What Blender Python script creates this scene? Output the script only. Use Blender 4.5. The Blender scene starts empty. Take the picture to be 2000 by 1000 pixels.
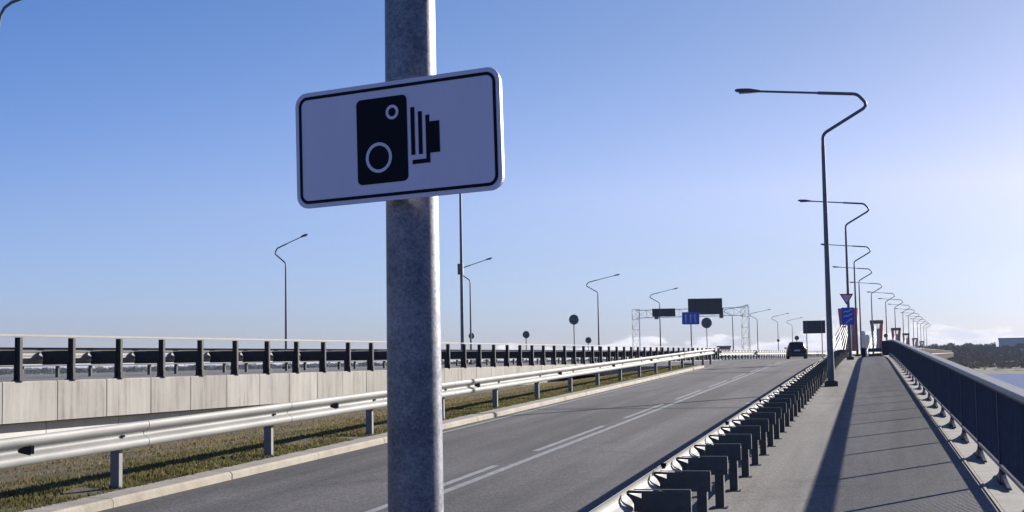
import bpy, math, random
from mathutils import Vector, Matrix, noise
R = math.radians
random.seed(7)
scene = bpy.context.scene
col = scene.collection

# ------------------------------------------------------------------ camera
F = 2650.0                       # focal length in photo pixels (photo is 2000 wide)
PSI, PITCH, ROLL = R(14.61), R(4.38), R(-1.0)
EYE = Vector((0, 0, 1.7))
cd = bpy.data.cameras.new('camera'); cam = bpy.data.objects.new('camera', cd); col.objects.link(cam)
RM = Matrix.Rotation(PSI, 3, 'Z') @ Matrix.Rotation(R(90) + PITCH, 3, 'X') @ Matrix.Rotation(ROLL, 3, 'Z')
cam.matrix_world = Matrix.Translation(EYE) @ RM.to_4x4()
cd.sensor_width = 36; cd.lens = F / 2000 * 36
cd.clip_start = 0.1; cd.clip_end = 60000
scene.camera = cam
# ------------------------------------------------------------------ sky, sun, exposure
SUN_AZ, SUN_EL = R(32.0), R(17.4)        # azimuth to the right of +Y
w = bpy.data.worlds.new('World'); scene.world = w; w.use_nodes = True
nt = w.node_tree; nt.nodes.clear()
def N(t, typ, **kw):
    n = t.nodes.new(typ)
    for k, v in kw.items():
        if k.startswith('i_'): n.inputs[k[2:].replace('_', ' ')].default_value = v
        else: setattr(n, k, v)
    return n
def math_n(t, op, a, b=None, clamp=False):
    n = t.nodes.new('ShaderNodeMath'); n.operation = op; n.use_clamp = clamp
    for i, v in enumerate((a, b)):
        if v is None: continue
        if isinstance(v, (int, float)): n.inputs[i].default_value = v
        else: t.links.new(v, n.inputs[i])
    return n.outputs[0]
def ramp_n(t, fac, stops):
    n = t.nodes.new('ShaderNodeValToRGB')
    e = n.color_ramp.elements
    while len(e) < len(stops): e.new(0.5)
    for i, (p, c) in enumerate(stops):
        e[i].position = p; e[i].color = tuple(c) + (1,) if len(c) == 3 else c
    t.links.new(fac, n.inputs[0]); return n.outputs[0]
def mix_n(t, fac, a, b, mode='MIX'):
    n = t.nodes.new('ShaderNodeMix'); n.data_type = 'RGBA'; n.blend_type = mode
    for s, v in ((n.inputs[0], fac), (n.inputs[6], a), (n.inputs[7], b)):
        if isinstance(v, (int, float)): s.default_value = v
        elif isinstance(v, tuple): s.default_value = v + (1,) if len(v) == 3 else v
        else: t.links.new(v, s)
    return n.outputs[2]
sky = N(nt, 'ShaderNodeTexSky', sky_type='NISHITA', sun_disc=False, sun_elevation=SUN_EL,
        sun_rotation=SUN_AZ, altitude=0, air_density=1.0, dust_density=0.5, ozone_density=3.0)
tc = N(nt, 'ShaderNodeTexCoord')
sep = N(nt, 'ShaderNodeSeparateXYZ'); nt.links.new(tc.outputs['Generated'], sep.inputs[0])
mp = N(nt, 'ShaderNodeMapping'); mp.inputs['Scale'].default_value = (20, 20, 62)
nt.links.new(tc.outputs['Generated'], mp.inputs[0])
cn = N(nt, 'ShaderNodeTexNoise', i_Scale=1.0, i_Detail=7.0, i_Roughness=0.56)
nt.links.new(mp.outputs[0], cn.inputs['Vector'])
# a low bank of broken cloud that thins out upwards: full at the horizon, gone by about 2.5 degrees
fall = N(nt, 'ShaderNodeMapRange'); nt.links.new(sep.outputs[2], fall.inputs[0])
fall.inputs[1].default_value = 0.0; fall.inputs[2].default_value = 0.040
fall.inputs[3].default_value = 0.26; fall.inputs[4].default_value = -0.32
cl = math_n(nt, 'ADD', cn.outputs[0], fall.outputs[0])
cl = N(nt, 'ShaderNodeMapRange', interpolation_type='SMOOTHSTEP'); 
sdn = math_n(nt, 'ADD', math_n(nt, 'MULTIPLY', sep.outputs[0], 0.55), -0.02)     # fewer towards the left
a_ = math_n(nt, 'ADD', math_n(nt, 'ADD', cn.outputs[0], fall.outputs[0]), math_n(nt, 'MINIMUM', sdn, 0.04)); nt.links.new(a_, cl.inputs[0])
cl.inputs[1].default_value = 0.485; cl.inputs[2].default_value = 0.565
cl.inputs[3].default_value = 0.0; cl.inputs[4].default_value = 0.95
cn2 = N(nt, 'ShaderNodeTexNoise', i_Scale=2.2, i_Detail=4.0); nt.links.new(mp.outputs[0], cn2.inputs['Vector'])
SKY = 0.05
ccol = ramp_n(nt, cn2.outputs[0], [(0.38, (8.0, 8.3, 10.0)), (0.60, (10.8, 10.6, 10.9))])
def half(*st): return [(p, tuple(x * .5 for x in c)) for p, c in st]
tn_far = ramp_n(nt, sep.outputs[2], half((0.0, (.90, 1.0, 1.70)), (.045, (.95, 1.07, 1.85)), (.11, (1.0, 1.05, 1.62)), (.25, (.72, .94, 1.48)), (.8, (.6, .85, 1.4))))
tn_sun = ramp_n(nt, sep.outputs[2], half((0.0, (.62, .80, 1.50)), (.035, (.72, .84, 1.42)), (.075, (.90, .90, 1.27)), (.12, (1.22, 1.05, 1.34)), (.23, (1.03, .95, 1.13)), (.8, (.7, .85, 1.3))))
dt = nt.nodes.new('ShaderNodeVectorMath'); dt.operation = 'DOT_PRODUCT'; nt.links.new(tc.outputs['Generated'], dt.inputs[0])
dt.inputs[1].default_value = (math.sin(SUN_AZ), math.cos(SUN_AZ), 0)
dm = N(nt, 'ShaderNodeMapRange'); nt.links.new(dt.outputs['Value'], dm.inputs[0]); dm.inputs[1].default_value = .36; dm.inputs[2].default_value = .86
tint = mix_n(nt, 1.0, sky.outputs[0], mix_n(nt, dm.outputs[0], tn_far, tn_sun), 'MULTIPLY')     # bluer, cleaner air than the model's
tint = mix_n(nt, 1.0, tint, (2.0, 2.0, 2.0), 'MULTIPLY')
skyc = mix_n(nt, cl.outputs[0], tint, ccol)
bg = N(nt, 'ShaderNodeBackground', i_Strength=SKY); nt.links.new(skyc, bg.inputs[0])
wo = N(nt, 'ShaderNodeOutputWorld'); nt.links.new(bg.outputs[0], wo.inputs[0])
SUND = Vector((math.sin(SUN_AZ) * math.cos(SUN_EL), math.cos(SUN_AZ) * math.cos(SUN_EL), math.sin(SUN_EL)))
sd = bpy.data.lights.new('sun', 'SUN'); so = bpy.data.objects.new('sun', sd); col.objects.link(so)
sd.energy = 5.0; sd.angle = R(0.5); sd.color = (1.0, 0.93, 0.82)
so.rotation_euler = SUND.to_track_quat('Z', 'Y').to_euler(); so.location = (40, 60, 40)
vs = scene.view_settings
scene.display_settings.display_device = 'sRGB'
vs.view_transform = 'Standard'; vs.look = 'None'; vs.exposure = 0.95; vs.gamma = 1.0; vs.use_curve_mapping = False

# ------------------------------------------------------------------ helpers
def at(px, py, depth):
    """world point lying 'depth' metres along the optical axis behind photo pixel (px, py)"""
    return EYE + RM @ (Vector(((px - 1000) / F, -(py - 500) / F, -1)) * depth)
def ground(px, depth, z):
    a, b = at(px, 500, depth), at(px, 700, depth)
    t = (z - a.z) / (b.z - a.z)
    return a.lerp(b, t)
G = 0.0177
def zw(y):                        # walkway height along the ramp: steady climb, then a crest
    if y < 70: return G * y
    if y < 100: return G * 70 + G * (y - 70) - G * (y - 70) ** 2 / 60
    return G * 85
def zr(y): return zw(y) - 0.15    # carriageway
def cx(y):                        # gentle right bend beyond the crest
    if y < 120: return 0.0
    if y < 180: return 0.067 * (y - 120) ** 2 / 120
    return 2.01 + 0.067 * (y - 180)
DELTA = math.atan(0.0638); P0 = 20.9; ZH = 1.40
def hw(t, off=0.0, z=0.0):        # point on the highway: t along its edge line, off to its right
    n = Vector((math.cos(DELTA), -math.sin(DELTA), 0)); d = Vector((math.sin(DELTA), math.cos(DELTA), 0))
    return -P0 * n + d * t + n * off + Vector((0, 0, ZH + z))
def hx(y): return -P0 / math.cos(DELTA) + math.tan(DELTA) * y

class MB:
    def __init__(s): s.v = []; s.f = []
    def add(s, vs, fs, M=None):
        o = len(s.v)
        for p in vs:
            p = Vector(p); s.v.append(M @ p if M is not None else p)
        for f in fs: s.f.append(tuple(o + i for i in f))
    def box(s, c, d, M=None, bev=0.0):
        x, y, z = c; a, b, h = d[0] / 2, d[1] / 2, d[2] / 2
        if bev <= 0:
            vs = [(x + i * a, y + j * b, z + k * h) for i in (-1, 1) for j in (-1, 1) for k in (-1, 1)]
            s.add(vs, [(0, 1, 3, 2), (4, 6, 7, 5), (0, 4, 5, 1), (2, 3, 7, 6), (0, 2, 6, 4), (1, 5, 7, 3)], M)
        else:
            pr = [(-a + bev, -b), (a - bev, -b), (a, -b + bev), (a, b - bev), (a - bev, b), (-a + bev, b), (-a, b - bev), (-a, -b + bev)]
            s.prism([(x + p, y + q) for p, q in pr], z - h, z + h, M)
    def prism(s, poly, z0, z1, M=None):
        n = len(poly)
        vs = [(p[0], p[1], z0) for p in poly] + [(p[0], p[1], z1) for p in poly]
        fs = [tuple(reversed(range(n))), tuple(range(n, 2 * n))]
        fs += [(i, (i + 1) % n, n + (i + 1) % n, n + i) for i in range(n)]
        s.add(vs, fs, M)
    def sweep(s, prof, frames, cap=True):
        """closed profile [(a, b)] swept through frames [(origin, A, B)]"""
        n = len(prof); o = len(s.v)
        for (O, A, B) in frames:
            for a, b in prof: s.v.append(Vector(O) + Vector(A) * a + Vector(B) * b)
        for k in range(len(frames) - 1):
            for i in range(n):
                j = (i + 1) % n
                s.f.append((o + k * n + i, o + k * n + j, o + (k + 1) * n + j, o + (k + 1) * n + i))
        if cap:
            s.f.append(tuple(o + i for i in reversed(range(n))))
            e = o + (len(frames) - 1) * n
            s.f.append(tuple(e + i for i in range(n)))
    def tube(s, pts, rad, n=10, M=None):
        pts = [Vector(p) for p in pts]
        if M is not None: pts = [M @ p for p in pts]
        if isinstance(rad, (int, float)): rad = [rad] * len(pts)
        fr = []; up = None
        for i, p in enumerate(pts):
            t = (pts[min(i + 1, len(pts) - 1)] - pts[max(i - 1, 0)]).normalized()
            if up is None:
                up = t.cross(Vector((0, 0, 1)))
                if up.length < 1e-3: up = Vector((1, 0, 0))
            up = (up - t * up.dot(t)).normalized()
            fr.append((p, up, t.cross(up)))
        o = len(s.v)
        for (p, A, B), r in zip(fr, rad):
            for k in range(n):
                a = 2 * math.pi * k / n
                s.v.append(p + A * (math.cos(a) * r) + B * (math.sin(a) * r))
        for i in range(len(pts) - 1):
            for k in range(n):
                j = (k + 1) % n
                s.f.append((o + i * n + k, o + i * n + j, o + (i + 1) * n + j, o + (i + 1) * n + k))
        s.f.append(tuple(o + i for i in reversed(range(n))))
        e = o + (len(pts) - 1) * n; s.f.append(tuple(e + i for i in range(n)))
    def build(s, name, mat, parent=None, smooth=False, label=None):
        me = bpy.data.meshes.new(name); me.from_pydata([tuple(v) for v in s.v], [], s.f)
        me.validate(); 
        import bmesh
        bm = bmesh.new(); bm.from_mesh(me); bmesh.ops.recalc_face_normals(bm, faces=bm.faces); bm.to_mesh(me); bm.free()
        if smooth:
            me.polygons.foreach_set('use_smooth', [True] * len(me.polygons)); me.set_sharp_from_angle(angle=R(38))
        me.materials.append(mat)
        o = bpy.data.objects.new(name, me); col.objects.link(o)
        if parent is not None: o.parent = parent
        if label: o['label'] = label
        return o
def thing(name, label, cat, loc=(0, 0, 0), rz=0.0, group=None):
    o = bpy.data.objects.new(name, None); col.objects.link(o); o.empty_display_size = 0.3
    o.location = loc; o.rotation_euler = (0, 0, rz); tag(o, label, cat, group); return o
def tag(o, label, cat, group=None):
    o['label'] = label; o['category'] = cat
    if group: o['group'] = group
    return o
def struct(name, mb, mat, smooth=False):
    o = mb.build(name, mat, None, smooth); o['kind'] = 'structure'; return o
def dup(root, loc, rz, label, group=None, scale=None):
    r = root.copy(); col.objects.link(r); r.location = loc; r.rotation_euler = (0, 0, rz); r['label'] = label
    if group: r['group'] = group
    if scale: r.scale = scale
    for ch in list(root.children):
        c = ch.copy(); col.objects.link(c); c.parent = r
        for g in list(ch.children):
            d = g.copy(); col.objects.link(d); d.parent = c
    return r
def round_rect(w_, h_, r, n=6):
    pts = []
    for cxx, cyy, a0 in ((w_ / 2 - r, h_ / 2 - r, 0), (-w_ / 2 + r, h_ / 2 - r, 90), (-w_ / 2 + r, -h_ / 2 + r, 180), (w_ / 2 - r, -h_ / 2 + r, 270)):
        for k in range(n + 1):
            a = R(a0 + 90 * k / n); pts.append((cxx + r * math.cos(a), cyy + r * math.sin(a)))
    return pts
def ring(mb, c, ro, ri, z0, z1, M, n=48):
    vs = []
    for k in range(n):
        a = 2 * math.pi * k / n; ca, sa = math.cos(a), math.sin(a)
        for r_, z in ((ro, z0), (ro, z1), (ri, z1), (ri, z0)): vs.append((c[0] + r_ * ca, c[1] + r_ * sa, z))
    fs = []
    for k in range(n):
        b, e = 4 * k, 4 * ((k + 1) % n)
        for i in range(4): j = (i + 1) % 4; fs.append((b + i, e + i, e + j, b + j))
    mb.add(vs, fs, M)
def frame_ring(mb, w_, h_, r, t, z0, z1, M):
    A = round_rect(w_, h_, r); B = round_rect(w_ - 2 * t, h_ - 2 * t, max(r - t, .002)); n = len(A)
    vs = [(p[0], p[1], z0) for p in A] + [(p[0], p[1], z1) for p in A] + [(p[0], p[1], z1) for p in B] + [(p[0], p[1], z0) for p in B]
    fs = []
    for i in range(n):
        j = (i + 1) % n
        for q in range(4):
            q2 = (q + 1) % 4; fs.append((q * n + i, q * n + j, q2 * n + j, q2 * n + i))
    mb.add(vs, fs, M)

# ------------------------------------------------------------------ materials
def mat(name, c, rough=0.6, metal=0.0, var=0.15, scale=4.0, bump=0.0, bscale=60.0, stretch=(1, 1, 1), spec=0.5, coat=0.0):
    m = bpy.data.materials.new(name); m.use_nodes = True; t = m.node_tree
    b = t.nodes['Principled BSDF']
    co = N(t, 'ShaderNodeTexCoord'); mp = N(t, 'ShaderNodeMapping'); mp.inputs['Scale'].default_value = stretch
    t.links.new(co.outputs['Object'], mp.inputs[0])
    n1 = N(t, 'ShaderNodeTexNoise', i_Scale=scale, i_Detail=6.0, i_Roughness=0.6); t.links.new(mp.outputs[0], n1.inputs['Vector'])
    lo = tuple(max(0, x * (1 - var)) for x in c); hi = tuple(min(1, x * (1 + var)) for x in c)
    t.links.new(ramp_n(t, n1.outputs[0], [(0.3, lo), (0.7, hi)]), b.inputs['Base Color'])
    b.inputs['Roughness'].default_value = rough; b.inputs['Metallic'].default_value = metal
    b.inputs['Specular IOR Level'].default_value = spec
    if coat: b.inputs['Coat Weight'].default_value = coat; b.inputs['Coat Roughness'].default_value = 0.05
    if bump:
        n2 = N(t, 'ShaderNodeTexNoise', i_Scale=bscale, i_Detail=4.0); t.links.new(co.outputs['Object'], n2.inputs['Vector'])
        bp = N(t, 'ShaderNodeBump', i_Strength=bump, i_Distance=0.02); t.links.new(n2.outputs[0], bp.inputs['Height'])
        t.links.new(bp.outputs[0], b.inputs['Normal'])
    return m
def asphalt(name, c0, c1, seed=0.0, grain=55.0):
    m = bpy.data.materials.new(name); m.use_nodes = True; t = m.node_tree; b = t.nodes['Principled BSDF']
    co = N(t, 'ShaderNodeTexCoord')
    big = N(t, 'ShaderNodeTexNoise', i_Scale=0.35, i_Detail=6.0, i_Roughness=0.65)
    mp = N(t, 'ShaderNodeMapping'); mp.inputs['Scale'].default_value = (1.6, 0.22, 1); mp.inputs['Location'].default_value = (seed, 0, 0)
    t.links.new(co.outputs['Object'], mp.inputs[0]); t.links.new(mp.outputs[0], big.inputs['Vector'])
    fine = N(t, 'ShaderNodeTexVoronoi', i_Scale=grain); t.links.new(co.outputs['Object'], fine.inputs['Vector'])
    fn = N(t, 'ShaderNodeTexNoise', i_Scale=22.0, i_Detail=6.0, i_Roughness=0.85); t.links.new(co.outputs['Object'], fn.inputs['Vector'])
    sp = N(t, 'ShaderNodeSeparateXYZ'); t.links.new(fine.outputs['Color'], sp.inputs[0])
    f = math_n(t, 'ADD', math_n(t, 'MULTIPLY', big.outputs[0], 0.42), math_n(t, 'MULTIPLY', sp.outputs[0], 0.30))
    f = math_n(t, 'ADD', f, math_n(t, 'MULTIPLY', fn.outputs[0], 0.46))
    wt = N(t, 'ShaderNodeTexNoise', i_Scale=1.0, i_Detail=5.0, i_Roughness=0.6); m2 = N(t, 'ShaderNodeMapping'); m2.inputs['Scale'].default_value = (1.1, 0.035, 1); m2.inputs['Location'].default_value = (seed * 3, 1, 0)
    t.links.new(co.outputs['Object'], m2.inputs[0]); t.links.new(m2.outputs[0], wt.inputs['Vector'])
    pa = N(t, 'ShaderNodeTexNoise', i_Scale=0.55, i_Detail=8.0, i_Roughness=0.72); t.links.new(co.outputs['Object'], pa.inputs['Vector'])
    wear = mix_n(t, 1.0, ramp_n(t, wt.outputs[0], [(0.38, (.66, .66, .67)), (0.5, (1.0, 1.0, 1.0)), (0.60, (1.24, 1.22, 1.19))]), ramp_n(t, pa.outputs[0], [(0.34, (.70, .70, .71)), (0.43, (1, 1, 1)), (0.57, (1.03, 1.03, 1.03)), (0.66, (1.25, 1.23, 1.18))]), 'MULTIPLY')
    base = ramp_n(t, f, [(0.42, tuple(x * .62 for x in c0)), (0.60, tuple((x + y) / 2 for x, y in zip(c0, c1))), (0.78, tuple(y * 1.35 for y in c1))])
    t.links.new(mix_n(t, 1.0, base, wear, 'MULTIPLY'), b.inputs['Base Color'])
    b.inputs['Roughness'].default_value = 0.85; b.inputs['Specular IOR Level'].default_value = 0.35
    bp = N(t, 'ShaderNodeBump', i_Strength=0.35, i_Distance=0.006); t.links.new(fine.outputs['Distance'], bp.inputs['Height'])
    t.links.new(bp.outputs[0], b.inputs['Normal'])
    return m
M_road = asphalt('ramp_asphalt', (0.064, 0.061, 0.063), (0.116, 0.111, 0.113))
M_deck = asphalt('highway_asphalt', (0.12, 0.118, 0.115), (0.19, 0.186, 0.18), 4.0)
M_apron = asphalt('apron_asphalt', (0.073, 0.072, 0.073), (0.119, 0.116, 0.113), 9.0)
M_walk = asphalt('walkway_surface', (0.10, 0.096, 0.094), (0.152, 0.146, 0.142), 13.0, 80.0)
M_strip = asphalt('pale_footway_concrete', (0.140, 0.132, 0.123), (0.196, 0.185, 0.172), 17.0, 70.0)
M_line = mat('worn_road_paint', (0.294, 0.294, 0.287), 0.7, var=0.35, scale=9)
M_seam = mat('tar_seam', (0.045, 0.045, 0.05), 0.7, var=0.2)
M_kerb = mat('kerb_stone', (0.322, 0.287, 0.238), 0.85, var=0.22, scale=2.2, bump=0.3, bscale=30)
M_girder = mat('girder_brown_steel', (0.06, 0.042, 0.036), 0.95, var=0.2, spec=0.03)
M_ledge = mat('ledge_concrete', (0.294, 0.280, 0.252), 0.85, var=0.2, scale=3, bump=0.3, bscale=40)
M_galv = mat('galvanised_rail', (0.205, 0.207, 0.208), 0.66, 0.1, var=0.24, scale=2.2, bump=0.08, bscale=16, stretch=(1, .35, 1.5))
M_post = mat('galvanised_post_dull', (0.140, 0.143, 0.147), 0.6, 0.3, var=0.2, scale=6)
M_dark = mat('dark_steel', (0.066, 0.068, 0.072), 0.5, 0.0, var=0.2, scale=6, spec=0.2)  # guardrail posts are grey galvanised steel; their backlit shade is put into this colour
M_fence = mat('black_fence_steel', (0.034, 0.036, 0.042), 0.5, 0.0, var=0.2, scale=6, spec=0.2)
M_rail_dark = mat('dark_railing_paint', (0.042, 0.053, 0.085), 0.55, 0.0, var=0.2, scale=5, spec=0.12)
M_cap = mat('railing_cap_steel', (0.238, 0.238, 0.231), 0.5, 0.2, var=0.18, scale=3)
M_hand = mat('pale_handrail', (0.22, 0.21, 0.185), 0.6, 0.0, var=0.1)
M_lamp = mat('lamp_steel', (0.12, 0.13, 0.15), 0.5, 0.35, var=0.2, scale=3)
M_head = mat('lamp_head_grey', (0.077, 0.077, 0.091), 0.45, 0.1, var=0.15)
M_plinth = mat('plinth_concrete', (0.077, 0.077, 0.070), 0.85, var=0.25, scale=8)
M_signback = mat('sign_back_aluminium', (0.112, 0.119, 0.133), 0.55, 0.2, var=0.15)
M_signdark = mat('dark_sign_back', (0.025, 0.032, 0.042), 0.5, 0.0, var=0.15)
M_white = mat('sign_white', (0.53, 0.50, 0.64), 0.4, 0.0, var=0.05, scale=7, stretch=(1, 1, .35), bump=.03, bscale=120)
M_rim = mat('sign_rim_aluminium', (0.504, 0.504, 0.504), 0.45, 0.2, var=0.05)
M_black = mat('sign_black', (0.006, 0.007, 0.014), 0.7, 0.0, var=0.1, spec=0.12)
M_blue = mat('sign_blue', (0.02, 0.07, 0.48), 0.4, var=0.05)
M_red = mat('sign_red', (0.42, 0.025, 0.04), 0.4, var=0.05)
M_truss = mat('truss_pale_steel', (0.24, 0.25, 0.265), 0.5, 0.2, var=0.1)
M_car = mat('car_paint_dark', (0.013, 0.013, 0.017), 0.45, 0.0, var=0.05, coat=0.12, spec=0.3)
M_glass = mat('dark_glass', (0.012, 0.016, 0.02), 0.08, 0.0, var=0.05, spec=0.8)
M_tyre = mat('tyre_rubber', (0.02, 0.02, 0.02), 0.9, var=0.2)
M_rimc = mat('wheel_rim', (0.45, 0.45, 0.46), 0.35, 0.7, var=0.05)
M_tail = mat('tail_lamp_red', (0.25, 0.01, 0.01), 0.2, var=0.05)
M_plate = mat('number_plate_white', (0.7, 0.7, 0.7), 0.4, var=0.03)
M_pred = mat('pylon_red', (0.50, 0.11, 0.10), 0.6, var=0.15, scale=0.6)
M_pwhite = mat('pylon_white', (0.476, 0.462, 0.448), 0.6, var=0.06, scale=0.6)
M_pcap = mat('pylon_cap_dark', (0.12, 0.05, 0.05), 0.6, var=0.15)
M_cable = mat('cable_sheath_white', (0.36, 0.355, 0.35), 0.5, var=0.05)
M_tower = mat('tower_glass_blue', (0.112, 0.161, 0.252), 0.3, 0.1, var=0.15, scale=0.05)
M_tower2 = mat('tower_window_band', (0.056, 0.084, 0.154), 0.25, 0.1, var=0.15, scale=0.05)
M_bld = mat('hall_cladding_blue', (0.30, 0.36, 0.46), 0.5, 0.0, var=0.1, scale=0.03)
M_bld2 = mat('shed_cladding_dark', (0.052, 0.059, 0.084), 0.6, 0.0, var=0.2, scale=0.05)
M_bark = mat('bark', (0.07, 0.055, 0.045), 0.9, var=0.3)
M_pine = mat('pine_foliage', (0.055, 0.078, 0.085), 0.8, var=0.55, scale=0.12)
M_bush = mat('bare_scrub', (0.12, 0.105, 0.075), 0.9, var=0.45, scale=0.15)
M_bare = mat('bare_tree_twigs', (0.075, 0.075, 0.085), 0.9, var=0.45, scale=0.15)
M_ground = mat('distant_ground', (0.07, 0.075, 0.05), 0.95, var=0.35, scale=0.004)

# galvanised spangle of the near sign pole
M_pole = bpy.data.materials.new('galvanised_spangle'); M_pole.use_nodes = True
t = M_pole.node_tree; b = t.nodes['Principled BSDF']; co = N(t, 'ShaderNodeTexCoord')
v1 = N(t, 'ShaderNodeTexVoronoi', i_Scale=170.0); n1 = N(t, 'ShaderNodeTexNoise', i_Scale=9.0, i_Detail=8.0, i_Roughness=0.7)
n3 = N(t, 'ShaderNodeTexNoise', i_Scale=90.0, i_Detail=3.0)
for q in (v1, n1, n3): t.links.new(co.outputs['Object'], q.inputs['Vector'])
sp = N(t, 'ShaderNodeSeparateXYZ'); t.links.new(v1.outputs['Color'], sp.inputs[0])
f = math_n(t, 'ADD', math_n(t, 'MULTIPLY', sp.outputs[0], 0.16), math_n(t, 'MULTIPLY', n1.outputs[0], 0.70))
f = math_n(t, 'ADD', f, math_n(t, 'MULTIPLY', n3.outputs[0], 0.22))
t.links.new(ramp_n(t, f, [(0.36, (0.065, 0.072, 0.10)), (0.72, (0.22, 0.225, 0.26))]), b.inputs['Base Color'])
b.inputs['Metallic'].default_value = 0.85; b.inputs['Roughness'].default_value = 0.5
bp = N(t, 'ShaderNodeBump', i_Strength=0.12, i_Distance=0.003); t.links.new(n3.outputs[0], bp.inputs['Height']); t.links.new(bp.outputs[0], b.inputs['Normal'])

# weathered concrete of the highway edge: vertical runs, panel by panel tone
M_conc = bpy.data.materials.new('streaked_concrete'); M_conc.use_nodes = True
t = M_conc.node_tree; b = t.nodes['Principled BSDF']; co = N(t, 'ShaderNodeTexCoord')
def nz(scale, st, det=6.0, rg=0.6):
    mp = N(t, 'ShaderNodeMapping'); mp.inputs['Scale'].default_value = st; t.links.new(co.outputs['Object'], mp.inputs[0])
    n = N(t, 'ShaderNodeTexNoise', i_Scale=scale, i_Detail=det, i_Roughness=rg); t.links.new(mp.outputs[0], n.inputs['Vector']); return n.outputs[0]
st1 = nz(6.0, (1, 1, 0.06)); st2 = nz(1.2, (1, 1, 0.5)); st3 = nz(30.0, (1, 1, 0.25))
f = math_n(t, 'ADD', math_n(t, 'MULTIPLY', st1, 0.55), math_n(t, 'MULTIPLY', st2, 0.4))
f = math_n(t, 'ADD', f, math_n(t, 'MULTIPLY', st3, 0.15))
t.links.new(ramp_n(t, f, [(0.38, (0.17, 0.160, 0.148)), (0.53, (0.31, 0.30, 0.285)), (0.72, (0.40, 0.390, 0.370))]), b.inputs['Base Color'])
vm = t.nodes.new('ShaderNodeVectorMath'); vm.operation = 'DOT_PRODUCT'; t.links.new(co.outputs['Object'], vm.inputs[0]); vm.inputs[1].default_value = (math.sin(DELTA), math.cos(DELTA), 0)
ix = math_n(t, 'FLOOR', math_n(t, 'MULTIPLY', math_n(t, 'SUBTRACT', vm.outputs['Value'], 9.95), 0.5))
wn = N(t, 'ShaderNodeTexWhiteNoise', noise_dimensions='1D'); t.links.new(ix, wn.inputs['W'])
pt = ramp_n(t, wn.outputs['Value'], [(0.0, (.80, .79, .77)), (1.0, (1.06, 1.05, 1.03))])
bc = b.inputs['Base Color'].links[0].from_socket; t.links.new(mix_n(t, 1.0, bc, pt, 'MULTIPLY'), b.inputs['Base Color'])
b.inputs['Roughness'].default_value = 0.85
bp = N(t, 'ShaderNodeBump', i_Strength=0.2, i_Distance=0.01); t.links.new(st3, bp.inputs['Height']); t.links.new(bp.outputs[0], b.inputs['Normal'])
M_wallw = mat('pale_wall_panel', (0.55, 0.545, 0.53), 0.8, var=0.08, scale=1.5)

M_verge = bpy.data.materials.new('verge_soil'); M_verge.use_nodes = True
t = M_verge.node_tree; b = t.nodes['Principled BSDF']; co = N(t, 'ShaderNodeTexCoord')
n1 = nz(0.9, (1, 1, 1), 8.0, 0.7); n2 = nz(14.0, (1, 1, 1), 6.0, 0.75)
f = math_n(t, 'ADD', math_n(t, 'MULTIPLY', n1, 0.5), math_n(t, 'MULTIPLY', n2, 0.5))
t.links.new(ramp_n(t, f, [(0.35, (0.055, 0.045, 0.022)), (0.5, (0.125, 0.100, 0.046)), (0.66, (0.205, 0.165, 0.082))]), b.inputs['Base Color'])
b.inputs['Roughness'].default_value = 0.95
bp = N(t, 'ShaderNodeBump', i_Strength=0.8, i_Distance=0.04); t.links.new(n2, bp.inputs['Height']); t.links.new(bp.outputs[0], b.inputs['Normal'])
M_grass = mat('grass_blades', (0.105, 0.100, 0.032), 0.8, var=0.45, scale=1.3)
M_dry = mat('dry_grass_blades', (0.185, 0.145, 0.075), 0.85, var=0.4, scale=1.6)
for m_ in (M_grass, M_dry):                       # thin leaves let light through
    t = m_.node_tree; b = t.nodes['Principled BSDF']; tr = N(t, 'ShaderNodeBsdfTranslucent'); ms_ = N(t, 'ShaderNodeMixShader', i_Fac=0.5)
    t.links.new(b.inputs['Base Color'].links[0].from_socket, tr.inputs[0])
    t.links.new(b.outputs[0], ms_.inputs[1]); t.links.new(tr.outputs[0], ms_.inputs[2]); t.links.new(ms_.outputs[0], t.nodes['Material Output'].inputs[0])
M_bank = bpy.data.materials.new('river_bank'); M_bank.use_nodes = True
t = M_bank.node_tree; b = t.nodes['Principled BSDF']; co = N(t, 'ShaderNodeTexCoord')
n1 = nz(0.02, (1, 1, 1), 8.0, 0.7)
t.links.new(ramp_n(t, n1, [(0.36, (0.03, 0.028, 0.022)), (0.48, (0.055, 0.060, 0.030)), (0.56, (0.085, 0.078, 0.050)), (0.66, (0.16, 0.145, 0.115))]), b.inputs['Base Color'])
b.inputs['Roughness'].default_value = 0.95
M_water = bpy.data.materials.new('river_water'); M_water.use_nodes = True
t = M_water.node_tree; b = t.nodes['Principled BSDF']; co = N(t, 'ShaderNodeTexCoord')
b.inputs['Base Color'].default_value = (0.05, 0.075, 0.20, 1); b.inputs['Roughness'].default_value = 0.35; b.inputs['Specular IOR Level'].default_value = 0.2
n1 = nz(0.5, (1, 1, 1), 4.0); bp = N(t, 'ShaderNodeBump', i_Strength=0.6, i_Distance=0.3)
t.links.new(n1, bp.inputs['Height']); t.links.new(bp.outputs[0], b.inputs['Normal'])

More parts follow.
